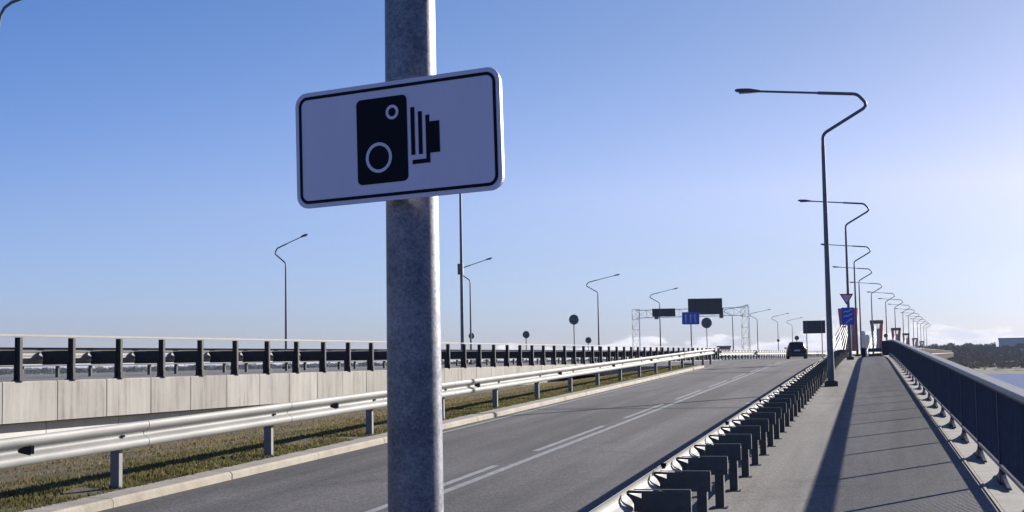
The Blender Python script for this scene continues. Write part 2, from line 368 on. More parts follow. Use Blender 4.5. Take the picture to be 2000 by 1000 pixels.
# ------------------------------------------------------------------ the setting
def strip(x0, x1, zf, y0, y1, step, dx0=cx, dx1=cx, nx=1):
    mb = MB(); ys = [y0]
    while ys[-1] < y1 - 1e-6: ys.append(min(y1, ys[-1] + step))
    vs = []; fs = []
    for y in ys:
        a = x0(y) if callable(x0) else x0 + dx0(y)
        e = x1(y) if callable(x1) else x1 + dx1(y)
        for k in range(nx + 1): vs.append((a + (e - a) * k / nx, y, zf(y)))
    for i in range(len(ys) - 1):
        for k in range(nx):
            q = i * (nx + 1) + k; fs.append((q, q + 1, q + nx + 2, q + nx + 1))
    mb.add(vs, fs); return mb
def slab(x0, x1, top, bot, y0, y1, step):
    """closed solid following the road: used for kerbs, ledges and footway edges"""
    mb = MB(); fr = []; y = y0
    while True:
        fr.append(y)
        if y >= y1: break
        y = min(y1, y + step)
    o = []
    for y in fr:
        a, e = x0 + cx(y), x1 + cx(y)
        o += [(a, y, bot(y)), (e, y, bot(y)), (e, y, top(y)), (a, y, top(y))]
    fs = [(0, 1, 2, 3)]
    for i in range(len(fr) - 1):
        for q in range(4): r_ = (q + 1) % 4; fs.append((4 * i + q, 4 * i + r_, 4 * i + 4 + r_, 4 * i + 4 + q))
    n = 4 * (len(fr) - 1); fs.append((n + 3, n + 2, n + 1, n)); mb.add(o, fs); return mb
YE = 900.0
mb = MB(); mb.add([(-9000, -2000, -9.6), (9000, -2000, -9.6), (9000, 14000, -9.6), (-9000, 14000, -9.6)], [(0, 1, 2, 3)])
struct('ground', mb, M_ground)
mb = MB(); mb.add([(6, -300, -8.6), (2600, -300, -8.6), (2600, 2600, -8.6), (6, 2600, -8.6)], [(0, 1, 2, 3)])
struct('water', mb, M_water)
struct('ramp_road', strip(-8.40, -1.62, zr, -30, YE, 3), M_road)
struct('merge_apron', strip(lambda y: hx(y) + 0.06, lambda y: -8.404 + cx(y), zr, 72.0, YE, 3), M_apron)
mb = MB(); q = []
for tt in (-40, YE): q += [hw(tt, -0.35, -0.05), hw(tt, -30, -0.05)]
mb.add(q, [(0, 2, 3, 1)]); struct('highway_road', mb, M_deck)
struct('footway_edge', slab(-1.62, -0.66, zw, lambda y: zw(y) - 1.2, -30, YE, 3), M_strip)
struct('walkway', slab(-0.659, 1.12, lambda y: zw(y) - 0.003, lambda y: zw(y) - 1.2, -30, YE, 3), M_walk)
struct('walkway_ledge', slab(1.165, 1.62, lambda y: zw(y) - 0.01, lambda y: zw(y) - 1.25, -30, YE, 3), M_ledge)
struct('gutter_strip', slab(1.121, 1.148, lambda y: zw(y) + 0.006, lambda y: zw(y) - 1.2, -30, YE, 3), M_kerb)
# embankment body under ramp
mb = slab(-8.9, 1.50, lambda y: zw(y) - 1.21, lambda y: -9.7, -30, 170, 6)
struct('ramp_embankment', mb, M_ledge)
mb = slab(-8.95, 1.72, lambda y: zw(y) - .22, lambda y: zw(y) - 2.4, 172, YE, 6)
struct('bridge_girder', mb, M_girder)
# kerb: single stones with joints
def kerb_row():
    m = MB(); y = -10.0
    while y < 72.0:
        y1 = min(72.0, y + 2.98); z0, z1 = zr(y), zr(y1); a, e = -8.76, -8.40
        j = random.uniform(-.006, .006)
        sec = [(a, -.3), (e + j, -.3), (e + j, 0.075), (e + j - .03, 0.105), (a, 0.115)]
        o = [(p, y, z0 + q) for p, q in sec] + [(p, y1, z1 + q) for p, q in sec]
        m.add(o, [(4, 3, 2, 1, 0), (5, 6, 7, 8, 9)] + [(i, (i + 1) % 5, 5 + (i + 1) % 5, 5 + i) for i in range(5)])
        y += 3.0
    return m
struct('kerb', kerb_row(), M_kerb)
def vz(x, y):
    u = max(0, min(1, (-8.765 - x) / (-8.765 - hx(y) + .3)))
    return zr(y) + .105 + .03 * math.sin(min(1, u * 6) * 3.14) - .70 * (u * u * (3 - 2 * u))
# verge between kerb and highway wall
mb = MB(); ny, nx = 150, 14; vs = []
for i in range(ny + 1):
    y = -12 + 84 * i / ny; a, e = hx(y) - 0.3, -8.765
    for k in range(nx + 1):
        u = k / nx; x = a + (e - a) * u
        z = vz(x, y) + (0 if k == nx else 0.05 * noise.noise((x * .9, y * .9, 0)))
        vs.append((x, y, z))
mb.add(vs, [(i * (nx + 1) + k, i * (nx + 1) + k + 1, (i + 1) * (nx + 1) + k + 1, (i + 1) * (nx + 1) + k) for i in range(ny) for k in range(nx)])
struct('verge', mb, M_verge)
# closing edge at the nose of the verge
mb = MB(); mb.box(((hx(72) - 8.4) / 2, 72.08, zr(72) - 0.1), (hx(72) * -1 - 8.4 - 0.06, 0.14, 0.42)); struct('kerb_nose', mb, M_kerb)
# grass
def blades(name, n, xr, hgt, m, bias):
    b = MB(); vs = []; fs = []
    while len(fs) < n:
        y = 6 + 66 * random.random() ** 1.35
        x = xr[0] + (xr[1] - xr[0]) * random.random() ** bias
        if x < hx(y) + .1: continue
        if noise.noise((x * 1.1, y * .8, 3.3)) < -0.45: continue
        u = (x - (hx(y) - .3)) / (-8.765 - hx(y) + .3)
        z = vz(x, y)
        h = hgt * random.uniform(.4, 1.2) * (1 + .5 * noise.noise((x * 2, y * 2, 1))); wd = random.uniform(.008, .02) * (1 + y / 50)
        a = random.uniform(0, 6.28); lx, ly = random.gauss(0, .35) * h, random.gauss(0, .35) * h
        o = len(vs); ca, sa = math.cos(a) * wd, math.sin(a) * wd
        vs += [(x - ca, y - sa, z - .02), (x + ca, y + sa, z - .02), (x + lx, y + ly, z + h)]; fs.append((o, o + 1, o + 2))
    b.add(vs, fs)
    me = bpy.data.meshes.new(name); me.from_pydata(vs, [], fs); me.materials.append(m)
    o = bpy.data.objects.new(name, me); col.objects.link(o); o['kind'] = 'stuff'; return o
g1 = blades('grass', 62000, (-11.6, -8.72), 0.042, M_grass, 0.62); tag(g1, 'short green grass along the kerb below the guardrail', 'grass')
g2 = blades('dry_grass', 42000, (-15.5, -9.0), 0.042, M_dry, 0.7); tag(g2, 'brown dry grass between the green strip and the concrete wall', 'grass')
# road markings
def mark(name, x0, x1, y0, y1, dz=0.004, m=None):
    struct(name, strip(x0, x1, lambda y: zr(y) + dz, y0, y1, 3), m or M_line)
mark('lane_line', -5.06, -4.94, 2, 160)
mb = MB()
for k in range(-1, 9):
    y0 = 13.1 + 8.27 * k
    mb2 = strip(-5.30, -5.19, lambda y: zr(y) + 0.004, y0, y0 + 5.9, 3); mb.add(mb2.v, mb2.f)
struct('lane_dashes', mb, M_line)
mb = MB(); mb2 = strip(-8.18, -8.08, lambda y: zr(y) + 0.004, 24, 74, 3); mb.add(mb2.v, mb2.f)
for k in range(7):
    y0 = 77 + 9 * k; mb2 = strip(-8.18, -8.06, lambda y: zr(y) + 0.004, y0, y0 + 4, 2); mb.add(mb2.v, mb2.f)
struct('edge_line', mb, M_line)
mark('short_mark', -3.1, -2.35, 35.2, 35.9)
mb = MB()
for y0, wd in ((33.5, .12), (62.0, .35)):
    mb2 = strip(-8.39, -1.63, lambda y: zr(y) + 0.008, y0, y0 + wd, 1); mb.add(mb2.v, mb2.f)
struct('road_seams', mb, M_seam)
# far bank of the river
mb = MB(); vs = []; FW = RM @ Vector((0, 0, -1)); FW.z = 0; FW.normalize(); RT = Vector((FW.y, -FW.x, 0))
na, nb = 90, 40
for i in range(nb + 1):
    d = 600 + 2400 * (i / nb) ** 1.8
    for k in range(na + 1):
        s = -300 + 1900 * k / na
        p = FW * d + RT * s
        e = d - 628 - 16 * noise.noise((s * .012, 0, 0)) - 6 * noise.noise((s * .05, 3, 0))
        z = -9.6 + min(1.6, max(0, (e + 30) / 28)) * 1.0
        if e > 0: z += 3.6 * (1 - math.exp(-e / 170)) + .5 * noise.noise((s * .03, d * .03, 0))
        vs.append((p.x, p.y, z))
mb.add(vs, [(i * (na + 1) + k, i * (na + 1) + k + 1, (i + 1) * (na + 1) + k + 1, (i + 1) * (na + 1) + k) for i in range(nb) for k in range(na)])
struct('river_bank', mb, M_bank)

# ------------------------------------------------------------------ highway edge wall
wall = thing('retaining_wall', 'long stained concrete wall of panels carrying the highway above the grass verge', 'wall')
mb = MB(); n_ = Vector((math.cos(DELTA), -math.sin(DELTA), 0)); d_ = Vector((math.sin(DELTA), math.cos(DELTA), 0)); Z_ = Vector((0, 0, 1))
tt = 9.95
while tt < 122:
    dz = random.uniform(-.004, .004)
    sec = [(-.34, -.96), (0.0 + dz, -.96), (0.0 + dz, -.03), (-.03, 0.0), (-.34, 0.0)]
    mb.sweep(sec, [(hw(tt + .018), n_, Z_), (hw(tt + 1.982), n_, Z_)]); tt += 2.0
mb.build('fascia_panels', M_conc, wall)
mb = MB(); tt = 10.0
while tt < 100:
    mb.sweep([(-.6, -3.2), (-.36, -3.2), (-.36, -1.0), (-.6, -1.0)], [(hw(tt + .015), n_, Z_), (hw(tt + 2.985), n_, Z_)]); tt += 3.0
mb.build('lower_wall_panels', M_wallw, wall)
mb = MB(); mb.sweep([(-30, -10.9), (-.62, -10.9), (-.62, -.06), (-30, -.06)], [(hw(-40), n_, Z_), (hw(200), n_, Z_)])
struct('highway_embankment', mb, M_ledge)

# ------------------------------------------------------------------ guardrails
def wprofile(t_=0.005):
    P = [(.055, .158), (.068, .150), (.080, .132), (.083, .112), (.083, .088), (.076, .070), (.052, .048), (.020, .030), (.003, .016), (0, .006)]
    P = P + [(a, -b) for a, b in reversed(P)]
    return P + [(a - t_, b * (1.0 if abs(b) < .14 else .985)) for a, b in reversed(P)]
WP = wprofile()
def cpost(mb, c, h, w_=.07, d=.12, M=None):
    """sigma / C-section post standing on c, web across the road"""
    x, y, z = c
    mb.box((x, y, z + h / 2), (d, .008, h), M); mb.box((x + d / 2 - .004, y + w_ / 2 + .004, z + h / 2), (.008, w_, h), M)
    mb.box((x - d / 2 + .004, y + w_ / 2 + .004, z + h / 2), (.008, w_, h), M)
# --- near one, between road and walkway, seen from behind
PY0, PYS = 13.36, 1.418
XP = -1.40
gr = thing('walkway_guardrail', 'steel guardrail between carriageway and walkway seen from its back with dark brackets', 'guardrail', (XP, PY0, 0))
inv = Matrix.Translation((-XP, -PY0, 0))
mb = MB(); fr = []; y = 3.0
while y < 175: fr.append((Vector((XP - .412 + cx(y), y, zw(y) + .347)), Vector((-1, 0, 0)), Z_)); y += 1.418
mb.sweep(WP, fr); mb.v = [inv @ v for v in mb.v]; mb.build('rail_beam', M_galv, gr, True)
proto = None
def kids(name, mbf, m, parent, spots, smooth=False):
    first = None
    for (x, y, z, rz) in spots:
        if first is None: first = mbf().build(name, m, parent, smooth); o = first
        else: o = first.copy(); col.objects.link(o); o.parent = parent
        o.location = (x, y, z); o.rotation_euler = (0, 0, rz)
gy = [PY0 + PYS * k for k in range(-6, 62)]
def near_post():
    m = MB(); cpost(m, (-.045, 0, -.02), .36, .10, .085); m.box((-.045, .02, .004), (.16, .14, .012)); return m
def near_bracket():
    m = MB()
    MM = Matrix(((1, 0, 0, 0), (0, 0, 1, 0), (0, 1, 0, 0), (0, 0, 0, 1)))
    m.prism([(0.03, .487), (-.345, .487), (-.345, .325), (0.03, .325)], -.004, .004, MM)
    m.prism([(-.346, .487), (-.446, .491), (-.463, .480), (-.452, .470), (-.346, .468)], -.006, .006, MM)
    m.prism([(-.464, .478), (-.461, .455), (-.428, .424), (-.407, .390), (-.405, .325), (-.346, .325), (-.346, .430), (-.372, .440), (-.440, .466), (-.451, .470)], -.005, .005, MM)
    m.box((-.185, .018, .4955), (.44, .052, .005)); m.box((-.16, .018, .322), (.38, .048, .005))
    m.box((.034, .02, .405), (.006, .05, .165)); m.box((-.05, -.008, .36), (.02, .012, .02)); m.box((-.05, -.008, .45), (.02, .012, .02))
    return m
kids('post', near_post, M_dark, gr, [(cx(y), y - PY0, zw(y), 0) for y in gy])
kids('bracket', near_bracket, M_dark, gr, [(cx(y) + random.uniform(-.006, .006), y - PY0 + random.uniform(-.008, .008), zw(y) + random.uniform(-.004, .003), random.gauss(0, .012)) for y in gy])
def near_refl():
    m = MB(); m.box((0, 0, .012), (.03, .05, .024)); m.box((0, 0, .034), (.05, .012, .03), bev=.004); return m
kids('reflector', near_refl, M_black, gr, [(-.41 + cx(y), y - PY0 + .25, zw(y) + .496, 0) for y in gy[5::4]])
# --- left one on the grass, seen from the front
XL = -8.93
gl = thing('verge_guardrail', 'long bright galvanised guardrail standing in the grass on the far side of the ramp', 'guardrail', (XL, 14.9, 0))
inv = Matrix.Translation((-XL, -14.9, 0))
def xl(y): return XL - (0 if y < 78 else (y - 78) ** 2 * .012)
def zl(y): return zr(y) + .10
for nm in ('a',):
    mb = MB(); fr = []; y = 1.0
    while y < 90: fr.append((Vector((xl(y) + .10, y, zl(y) + 0.645)), Vector((1, 0, 0)), Z_)); y += 2.18
    mb.sweep(WP, fr); 
    y = 14.9 - 4.36 * 2 + .5
    while y < 86:                               # overlap splices with bolts
        mb.sweep([(a + .004, b_) for a, b_ in WP], [(Vector((xl(y) + .10, y, zl(y) + 0.645)), Vector((1, 0, 0)), Z_), (Vector((xl(y) + .10, y + .32, zl(y + .32) + 0.645)), Vector((1, 0, 0)), Z_)])
        y += 4.36
    mb.v = [inv @ v for v in mb.v]; mb.build('rail_beam', M_galv, gl, True)
ly = [14.9 + 4.36 * k for k in range(-3, 17)]
def left_post():
    m = MB(); cpost(m, (0, 0, -.25), .25 + .66, .07, .12); m.box((.072, .02, .60), (.02, .06, .12)); return m
kids('post', left_post, M_post, gl, [(xl(y) - XL, y - 14.9, zl(y), 0) for y in ly])
def bolt():
    m = MB(); m.box((.12, 0, 0.645), (.05, .05, .03), bev=.01); return m
kids('bolt', bolt, M_galv, gl, [(xl(y) - XL, y - 14.9, zl(y), 0) for y in ly])
def vrefl():
    m = MB(); m.prism([(0.0, -.10), (.075, .03), (.075, .05), (0, .05)], -.04, .04); m.box((.04, .056, 0), (.09, .008, .09)); return m
kids('reflector', vrefl, M_black, gl, [(xl(y) - XL + .105, y - 14.9, zl(y) + 0.645, 0) for y in [12.9 + 8.72 * k for k in range(9)]])

# --- highway edge fence on top of the wall
fence = thing('parapet_railing', 'dark posts under one thin pale handrail along the highway edge above the concrete wall', 'railing', hw(26.6), -DELTA)
FT0 = 26.6
def loc(t_, off=0, z=0): return (off, t_ - FT0, z, 0)
def fpost():
    m = MB(); m.box((-.08, 0, .515), (.15, .012, 1.03)); m.box((-.010, 0, .515), (.012, .095, 1.03)); m.box((-.15, 0, .515), (.012, .095, 1.03))
    m.box((-.08, 0, .012), (.26, .20, .024)); m.prism([(-.005, -.09), (-.005, .09), (.035, .09), (.035, -.09)], 0.0245, .17); m.box((-.08, .0, .03), (.2, .14, .012)); return m
ft = [FT0 + 2.0 * k for k in range(-6, 49)]
kids('post', fpost, M_fence, fence, [loc(t_) for t_ in ft])
mb = MB(); mb.box((-.08, (ft[0] + ft[-1]) / 2 - FT0, 1.075), (.12, ft[-1] - ft[0] + .6, .05), bev=.01); mb.build('handrail', M_hand, fence)
hg = thing('highway_guardrail', 'guardrail with deep dark brackets directly behind the pale handrail on the highway', 'guardrail', hw(26.6), -DELTA)
mb = MB(); mb.sweep(WP, [(Vector((-1.02, ft[0] - FT0 - 3, .56)), Vector((-1, 0, 0)), Z_), (Vector((-1.02, ft[-1] - FT0 + 1, .56)), Vector((-1, 0, 0)), Z_)]); mb.build('rail_beam', M_galv, hg, True)
def hpost(): m = MB(); cpost(m, (-.26, 0, -.05), .62, .07, .1); return m
def hbr():
    m = MB(); m.prism([(-.20, .72), (-1.06, .72), (-1.08, .68), (-1.02, .60), (-1.01, .50), (-1.04, .38), (-.20, .38)], -.005, .005, Matrix(((1, 0, 0, 0), (0, 0, 1, 0), (0, 1, 0, 0), (0, 0, 0, 1))))
    m.box((-.62, .02, .724), (.86, .06, .006)); return m
mb = MB(); mb.box((-.55, (ft[0] + ft[-1]) / 2 - FT0, .765), (.14, ft[-1] - ft[0] + 4, .075), bev=.02); mb.build('top_rail', M_fence, hg)  # added dark bar, stands in for the shaded strip above the beam
kids('post', hpost, M_fence, hg, [loc(t_ + .12) for t_ in ft[1:]])
kids('bracket', hbr, M_fence, hg, [loc(t_ + .12) for t_ in ft[1:]])
mg = thing('median_guardrail', 'low guardrail along the middle of the highway glimpsed between the railing posts', 'guardrail', hw(26.6, -11), -DELTA)
mb = MB(); mb.sweep(WP, [(Vector((.12, -10, .52)), Vector((1, 0, 0)), Z_), (Vector((.12, 190, .52)), Vector((1, 0, 0)), Z_)])
mb.sweep(WP, [(Vector((-.12, -10, .52)), Vector((-1, 0, 0)), Z_), (Vector((-.12, 190, .52)), Vector((-1, 0, 0)), Z_)]); mb.build('rail_beam', M_galv, mg, True)
def mpost(): m = MB(); cpost(m, (0, 0, -.05), .7, .08, .12); return m
kids('post', mpost, M_dark, mg, [(0, 2.0 * k, 0, 0) for k in range(-5, 94)])
# --- barrier that carries on along the merge
fb = thing('merge_guardrail', 'distant pale guardrail on close dark posts running across behind the dark car', 'guardrail', hw(126), -DELTA)
mb = MB(); mb.sweep(WP, [(Vector((.06, -3, .56)), Vector((1, 0, 0)), Z_), (Vector((.06, 420, .56)), Vector((1, 0, 0)), Z_)])
mb.box((-.06, 208, .86), (.10, 422, .06)); mb.build('rail_beam', M_galv, fb, True)
def bpost(): m = MB(); cpost(m, (0, 0, -.05), .92, .09, .12); return m
kids('post', bpost, M_dark, fb, [(0, -2 + 2.0 * k, 0, 0) for k in range(100)])

# ------------------------------------------------------------------ railing on the right
RY0, RYS, XR = 15.76, 3.02, 1.36
rl = thing('walkway_railing', 'tall dark barred railing with a wide pale cap on the water side of the walkway', 'railing', (XR, RY0, 0))
ry = [RY0 + RYS * k for k in range(-5, 27)]; RYE = ry[-1] 
def along(fn, ys): return [fn(y) for y in ys]
ys_ = [ry[0] + (RYE - ry[0]) * k / 60 for k in range(61)]
def rsweep(sec, name, m, smooth=False):
    b_ = MB(); b_.sweep(sec, [(Vector((cx(y), y - RY0, zw(y))), Vector((1, 0, 0)), Z_) for y in ys_]); return b_.build(name, m, rl, smooth)
rsweep([(-.085, 1.035), (.085, 1.035), (.085, 1.07), (.075, 1.085), (-.075, 1.085), (-.085, 1.07)], 'cap', M_cap)
rsweep([(-.03, .985), (.03, .985), (.03, 1.034), (-.03, 1.034)], 'top_rail', M_rail_dark)
rsweep([(-.028, .163), (.028, .163), (.028, .20), (-.028, .20)], 'bottom_rail', M_cap)
def rpost():
    m = MB(); m.box((0, 0, .50), (.05, .08, .99))
    MM = Matrix(((0, 0, 1, 0), (1, 0, 0, 0), (0, 1, 0, 0), (0, 0, 0, 1)))
    for s in (-1, 1):
        m.prism([(s * .032, .0), (s * .80, .0), (s * .78, .02), (s * .55, .04), (s * .33, .075), (s * .18, .115), (s * .10, .162), (s * .032, .162)], -.02, .02, MM)
    m.box((0, 0, .012), (.10, .30, .016)); return m
kids('post', rpost, M_rail_dark, rl, [(cx(y), y - RY0, zw(y) - .01, 0) for y in ry])
def rpanel():
    m = MB(); sl = G
    n = 31
    for k in range(n):
        y = RYS * (k + .5) / n
        m.box((0, y, .595 + sl * y), (.022, .009, .782))
    return m
def rpanel_flat():
    m = MB(); n = 31
    for k in range(n): m.box((0, RYS * (k + .5) / n, .595), (.022, .009, .782))
    return m
kids('bar_panel', rpanel, M_rail_dark, rl, [(cx(y), y - RY0, zw(y), 0) for y in ry[:-1] if y < 72])
kids('bar_panel', rpanel_flat, M_rail_dark, rl, [(cx(y), y - RY0, zw(y) + .02, 0) for y in ry[:-1] if y >= 72])
# return panel and closing gate at the end of the walkway
gt = thing('end_screen', 'dark solid end panel turning in from the far end of the walkway railing', 'railing', (1.33, RYE + .12, zw(RYE)))
mb = MB(); mb.box((-.21, 0, .56), (.40, .04, .98)); mb.build('panel', M_rail_dark, gt)
mb = MB(); mb.box((-.425, 0, .54), (.05, .07, 1.08)); mb.box((.02, 0, .54), (.05, .07, 1.08)); mb.build('frame', M_dark, gt)
gt = thing('path_barrier', 'low dark two-rail barrier closing the far end of the walkway', 'barrier', (.42, RYE + .15, zw(RYE)))
mb = MB(); mb.box((0, 0, .44), (.86, .05, .24)); mb.build('rail', M_dark, gt); mb = MB(); mb.box((0, 0, .12), (.86, .05, .13)); mb.build('rail', M_dark, gt)
for s in (-1, 1):
    mb = MB(); mb.box((s * .40, .05, .29), (.05, .05, .58)); mb.build('post', M_dark, gt)
def rail_far():
    t_ = thing('bridge_railing', 'distant dark railing continuing along the bending bridge beyond the walkway barrier', 'railing', (XR, 98, 0))
    b_ = MB(); yy = [98 + 12 * k for k in range(62)]
    b_.sweep([(-.085, 1.03), (.085, 1.03), (.085, 1.08), (-.085, 1.08)], [(Vector((cx(y), y - 98, zw(y))), Vector((1, 0, 0)), Z_) for y in yy]); b_.build('cap', M_cap, t_)
    b_ = MB(); b_.sweep([(-.02, .15), (.02, .15), (.02, 1.0), (-.02, 1.0)], [(Vector((cx(y), y - 98, zw(y))), Vector((1, 0, 0)), Z_) for y in yy]); b_.build('bar_panel', M_girder, t_)
rail_far()
bn = thing('litter_bin', 'small dark litter bin at the far end of the footway beside a white post', 'bin', ground(1687, 88, zw(91)))
mb = MB(); mb.tube([(0, 0, 0), (0, 0, .1), (0, 0, .5), (0, 0, .56)], [.12, .13, .15, .14], 14); mb.build('body', M_black, bn, True)
mb = MB(); mb.tube([(0, 0, .561), (0, 0, .60), (0, 0, .63)], [.16, .155, .09], 14); mb.build('lid', M_dark, bn, True)
bo = thing('marker_post', 'thin white marker post beside the dark bin at the far end of the footway', 'bollard', ground(1692.4, 87, zw(90)))
mb = MB(); mb.tube([(0, 0, 0), (0, 0, .60), (0, 0, .64)], [.045, .045, .02], 12); mb.build('post', M_pwhite, bo, True)
mb = MB(); mb.tube([(0, 0, .5), (0, 0, .56)], [.048, .048], 12); mb.build('band', M_black, bo, True)

# ------------------------------------------------------------------ the speed camera sign on its pole
A_ = R(26.46); SC = Vector((-1.1316, 3.1974, 2.2561)); SW, SH, STILT = .600, .3023, .01696
rh = Vector((math.cos(PSI), math.sin(PSI), 0)); fh = Vector((-math.sin(PSI), math.cos(PSI), 0))
nv = -fh * math.cos(A_) - rh * math.sin(A_); rv = rh * math.cos(A_) - fh * math.sin(A_)
pb = SC - nv * .112 + rv * -.019; pb.z = zw(pb.y)
ts = thing('traffic_sign', 'white rectangular camera pictogram sign on a thick galvanised pole in the foreground', 'traffic sign', pb)
mb = MB(); mb.tube([(0, 0, 0), (0, 0, .012)], [.11, .11], 32); mb.build('base_flange', M_post, ts, True)
mb = MB(); mb.tube([(0, 0, .013), (0, 0, 1.0), (0, 0, 2.0), (0, 0, 3.6)], [.0755, .0722, .0682, .0612], 48)
mb.build('pole', M_pole, ts, True)
sc = SC - pb
rt = rv * math.cos(STILT) + Z_ * math.sin(STILT); ut = Z_ * math.cos(STILT) - rv * math.sin(STILT)
SM = Matrix.Translation(sc) @ Matrix(((rt.x, ut.x, nv.x, 0), (rt.y, ut.y, nv.y, 0), (rt.z, ut.z, nv.z, 0), (0, 0, 0, 1)))   # local x right, y up, z towards viewer
mb = MB(); mb.prism(round_rect(SW, SH, .034, 10), -.003, .003, SM); plate = mb.build('sign_plate', M_white, ts)
mb = MB(); frame_ring(mb, SW - .022, SH - .022, .026, .008, .0034, .0044, SM); mb.build('border', M_black, plate)
def q(s0, s1, v0, v1): return ((s0 - .487) * SW, (s1 - .487) * SW, (.5 - v1) * SH, (.5 - v0) * SH)
mb = MB()
x0, x1, y0, y1 = q(.302, .5503, .128, .85)
pts = [((x0 + x1) / 2 + a, (y0 + y1) / 2 + b_) for a, b_ in round_rect(x1 - x0, y1 - y0, .014, 8)]; mb.prism(pts, .0034, .0044, SM)
for s0, s1, v0, v1 in ((.5676, .5864, .244, .642), (.6037, .622, .287, .643), (.5725, .6388, .685, .72)):
    x0, x1, y0, y1 = q(s0, s1, v0, v1); mb.prism([(x0, y0), (x1, y0), (x1, y1), (x0, y1)], .0034, .0044, SM)
xa, xb, ya, yb = q(.639, .657, .324, .72); _, xc, yc, yd = q(.657, .704, .381, .641)
mb.prism([(xa, ya), (xb, ya), (xb, yc), (xc, yc), (xc, yd), (xb, yd), (xb, yb), (xa, yb)], .0034, .0044, SM)
pic = mb.build('camera_pictogram', M_black, plate)
mb = MB()
for s_, v_, ro, ri in ((.4097, .633, .0385, .0305), (.480, .264, .0185, .0112)):
    mb = MB(); ring(mb, ((s_ - .487) * SW, (.5 - v_) * SH), ro, ri, .0046, .0056, SM); mb.build('lens_ring', M_white, plate)
mb = MB(); frame_ring(mb, SW - .012, SH - .012, .03, .003, -.021, -.0032, SM); mb.build('rim', M_rim, ts)
mb = MB()
for vy in (-.07, .07):
    mb.box((0, vy, -.024), (.40, .03, .03), SM)
    mb.box((-.03, vy, -.06), (.012, .03, .042), SM)
loc0 = Vector((0, 0, 0))
for vy in (-.07, .07):
    mb.tube([(0, 0, sc.z + vy - .015), (0, 0, sc.z + vy + .015)], [.073, .073], 32)
mb.build('clamp', M_post, ts)

# ------------------------------------------------------------------ street lamps
def bend(pts, r, n=6):
    pts = [Vector(p) for p in pts]; out = [pts[0]]
    for i in range(1, len(pts) - 1):
        a = (pts[i - 1] - pts[i]).normalized(); c = (pts[i + 1] - pts[i]).normalized()
        th = math.acos(max(-1, min(1, a.dot(c)))); d = min(r / math.tan(th / 2), (pts[i - 1] - pts[i]).length * .45, (pts[i + 1] - pts[i]).length * .45)
        p0, p2 = pts[i] + a * d, pts[i] + c * d
        for k in range(n + 1):
            u = k / n; out.append(p0 * (1 - u) ** 2 + pts[i] * 2 * u * (1 - u) + p2 * u ** 2)
    out.append(pts[-1]); return out
def make_lamp(label, loc_, rz, group, pole_h=7.66, tilt=0.095):
    t_ = thing('street_lamp', label, 'street lamp', loc_, rz, group)
    mb = MB(); mb.box((0, 0, .075), (.40, .40, .15), bev=.03); mb.box((0, 0, .16), (.30, .30, .02)); mb.build('plinth', M_plinth, t_)
    mb = MB(); mb.tube([(0, 0, .171), (0, 0, .9), (0, 0, 3.5), (0, 0, pole_h - .35)], [.105, .098, .078, .056], 16); mb.build('pole', M_lamp, t_, True)
    mb = MB(); ax, az = 1.38, pole_h + .80
    pts = bend([(0, 0, pole_h - .36), (0, 0, pole_h), (ax, 0, az), (ax - .32, 0, az + .37), (-.1, 0, az + .37 + tilt * (ax - .22))], .32)
    mb.tube(pts, .05, 12)
    e = pts[-1]; e2 = (-1.95, 0, e.z + tilt * 1.85)
    mb.tube([e + Vector((.05, 0, -.005)), e2], .034, 10); mb.build('arm', M_lamp, t_, True)
    e2 = Vector(e2); mb = MB()
    xs = [(.12, .04, .04), (0.02, .075, .055), (-.22, .13, .085), (-.45, .135, .075), (-.60, .12, .06), (-.66, .07, .03)]
    fr = []; o = len(mb.v)
    for x, wy, hz in xs:
        c = e2 + Vector((x, 0, -x * tilt))
        for k in range(14):
            a = 2 * math.pi * k / 14; mb.v.append(c + Vector((0, math.cos(a) * wy, max(-.6, math.sin(a)) * hz)))
    for i in range(len(xs) - 1):
        for k in range(14):
            j = (k + 1) % 14; mb.f.append((i * 14 + k, i * 14 + j, (i + 1) * 14 + j, (i + 1) * 14 + k))
    mb.f.append(tuple(range(14))); mb.f.append(tuple(range((len(xs) - 1) * 14, len(xs) * 14))); hd = mb.build('lamp_head', M_head, t_, True)
    mb = MB(); mb.box(tuple(e2 + Vector((-.33, 0, .33 * tilt - .058))), (.42, .18, .02), bev=.03); mb.build('lamp_glass', M_glass, hd)
    return t_
GR = 'street lamps along the walkway side'
rlamps = [(-1.11, 42.1), (-1.00, 79.3), (-.86, 113.3), (-.68, 143.2), (.6, 174.8), (2.67, 204), (4.4, 229.6), (6.3, 257), (8.0, 284), (9.8, 312.6), (11.6, 341), (13.4, 370), (15.3, 400), (17.2, 430)]
RL = ['nearest and tallest street lamp on the footway, its head reaching left over the road',
      'street lamp carrying the triangle and blue signs, second along the footway',
      'third street lamp along the footway, standing just past the blue lane sign',
      'fourth street lamp along the footway, right of the tall red pylon spire',
      'street lamp rising in front of the nearest dark capped pylon right of the blue towers',
      'street lamp with a small round sign on it left of the railing end',
      'street lamp standing above the second dark capped pylon, past the railing end',
      'eighth street lamp in the receding row, in front of the third pale pylon',
      'ninth street lamp in the receding row over the bridge railing',
      'tenth small street lamp in the receding row over the bridge railing',
      'eleventh small street lamp in the receding row over the bridge railing',
      'twelfth tiny street lamp in the receding row over the bridge railing',
      'thirteenth tiny street lamp in the receding row, last but one',
      'farthest tiny street lamp at the end of the receding row over the railing']
L0 = make_lamp(RL[0], (rlamps[0][0], rlamps[0][1], zw(rlamps[0][1])), 0, GR)
for i in range(1, len(rlamps)):
    x, y = rlamps[i]; dup(L0, (x, y, zw(y)), -(0.067 if y > 150 else 0), RL[i], GR)
GLL = 'street lamps beyond the highway'
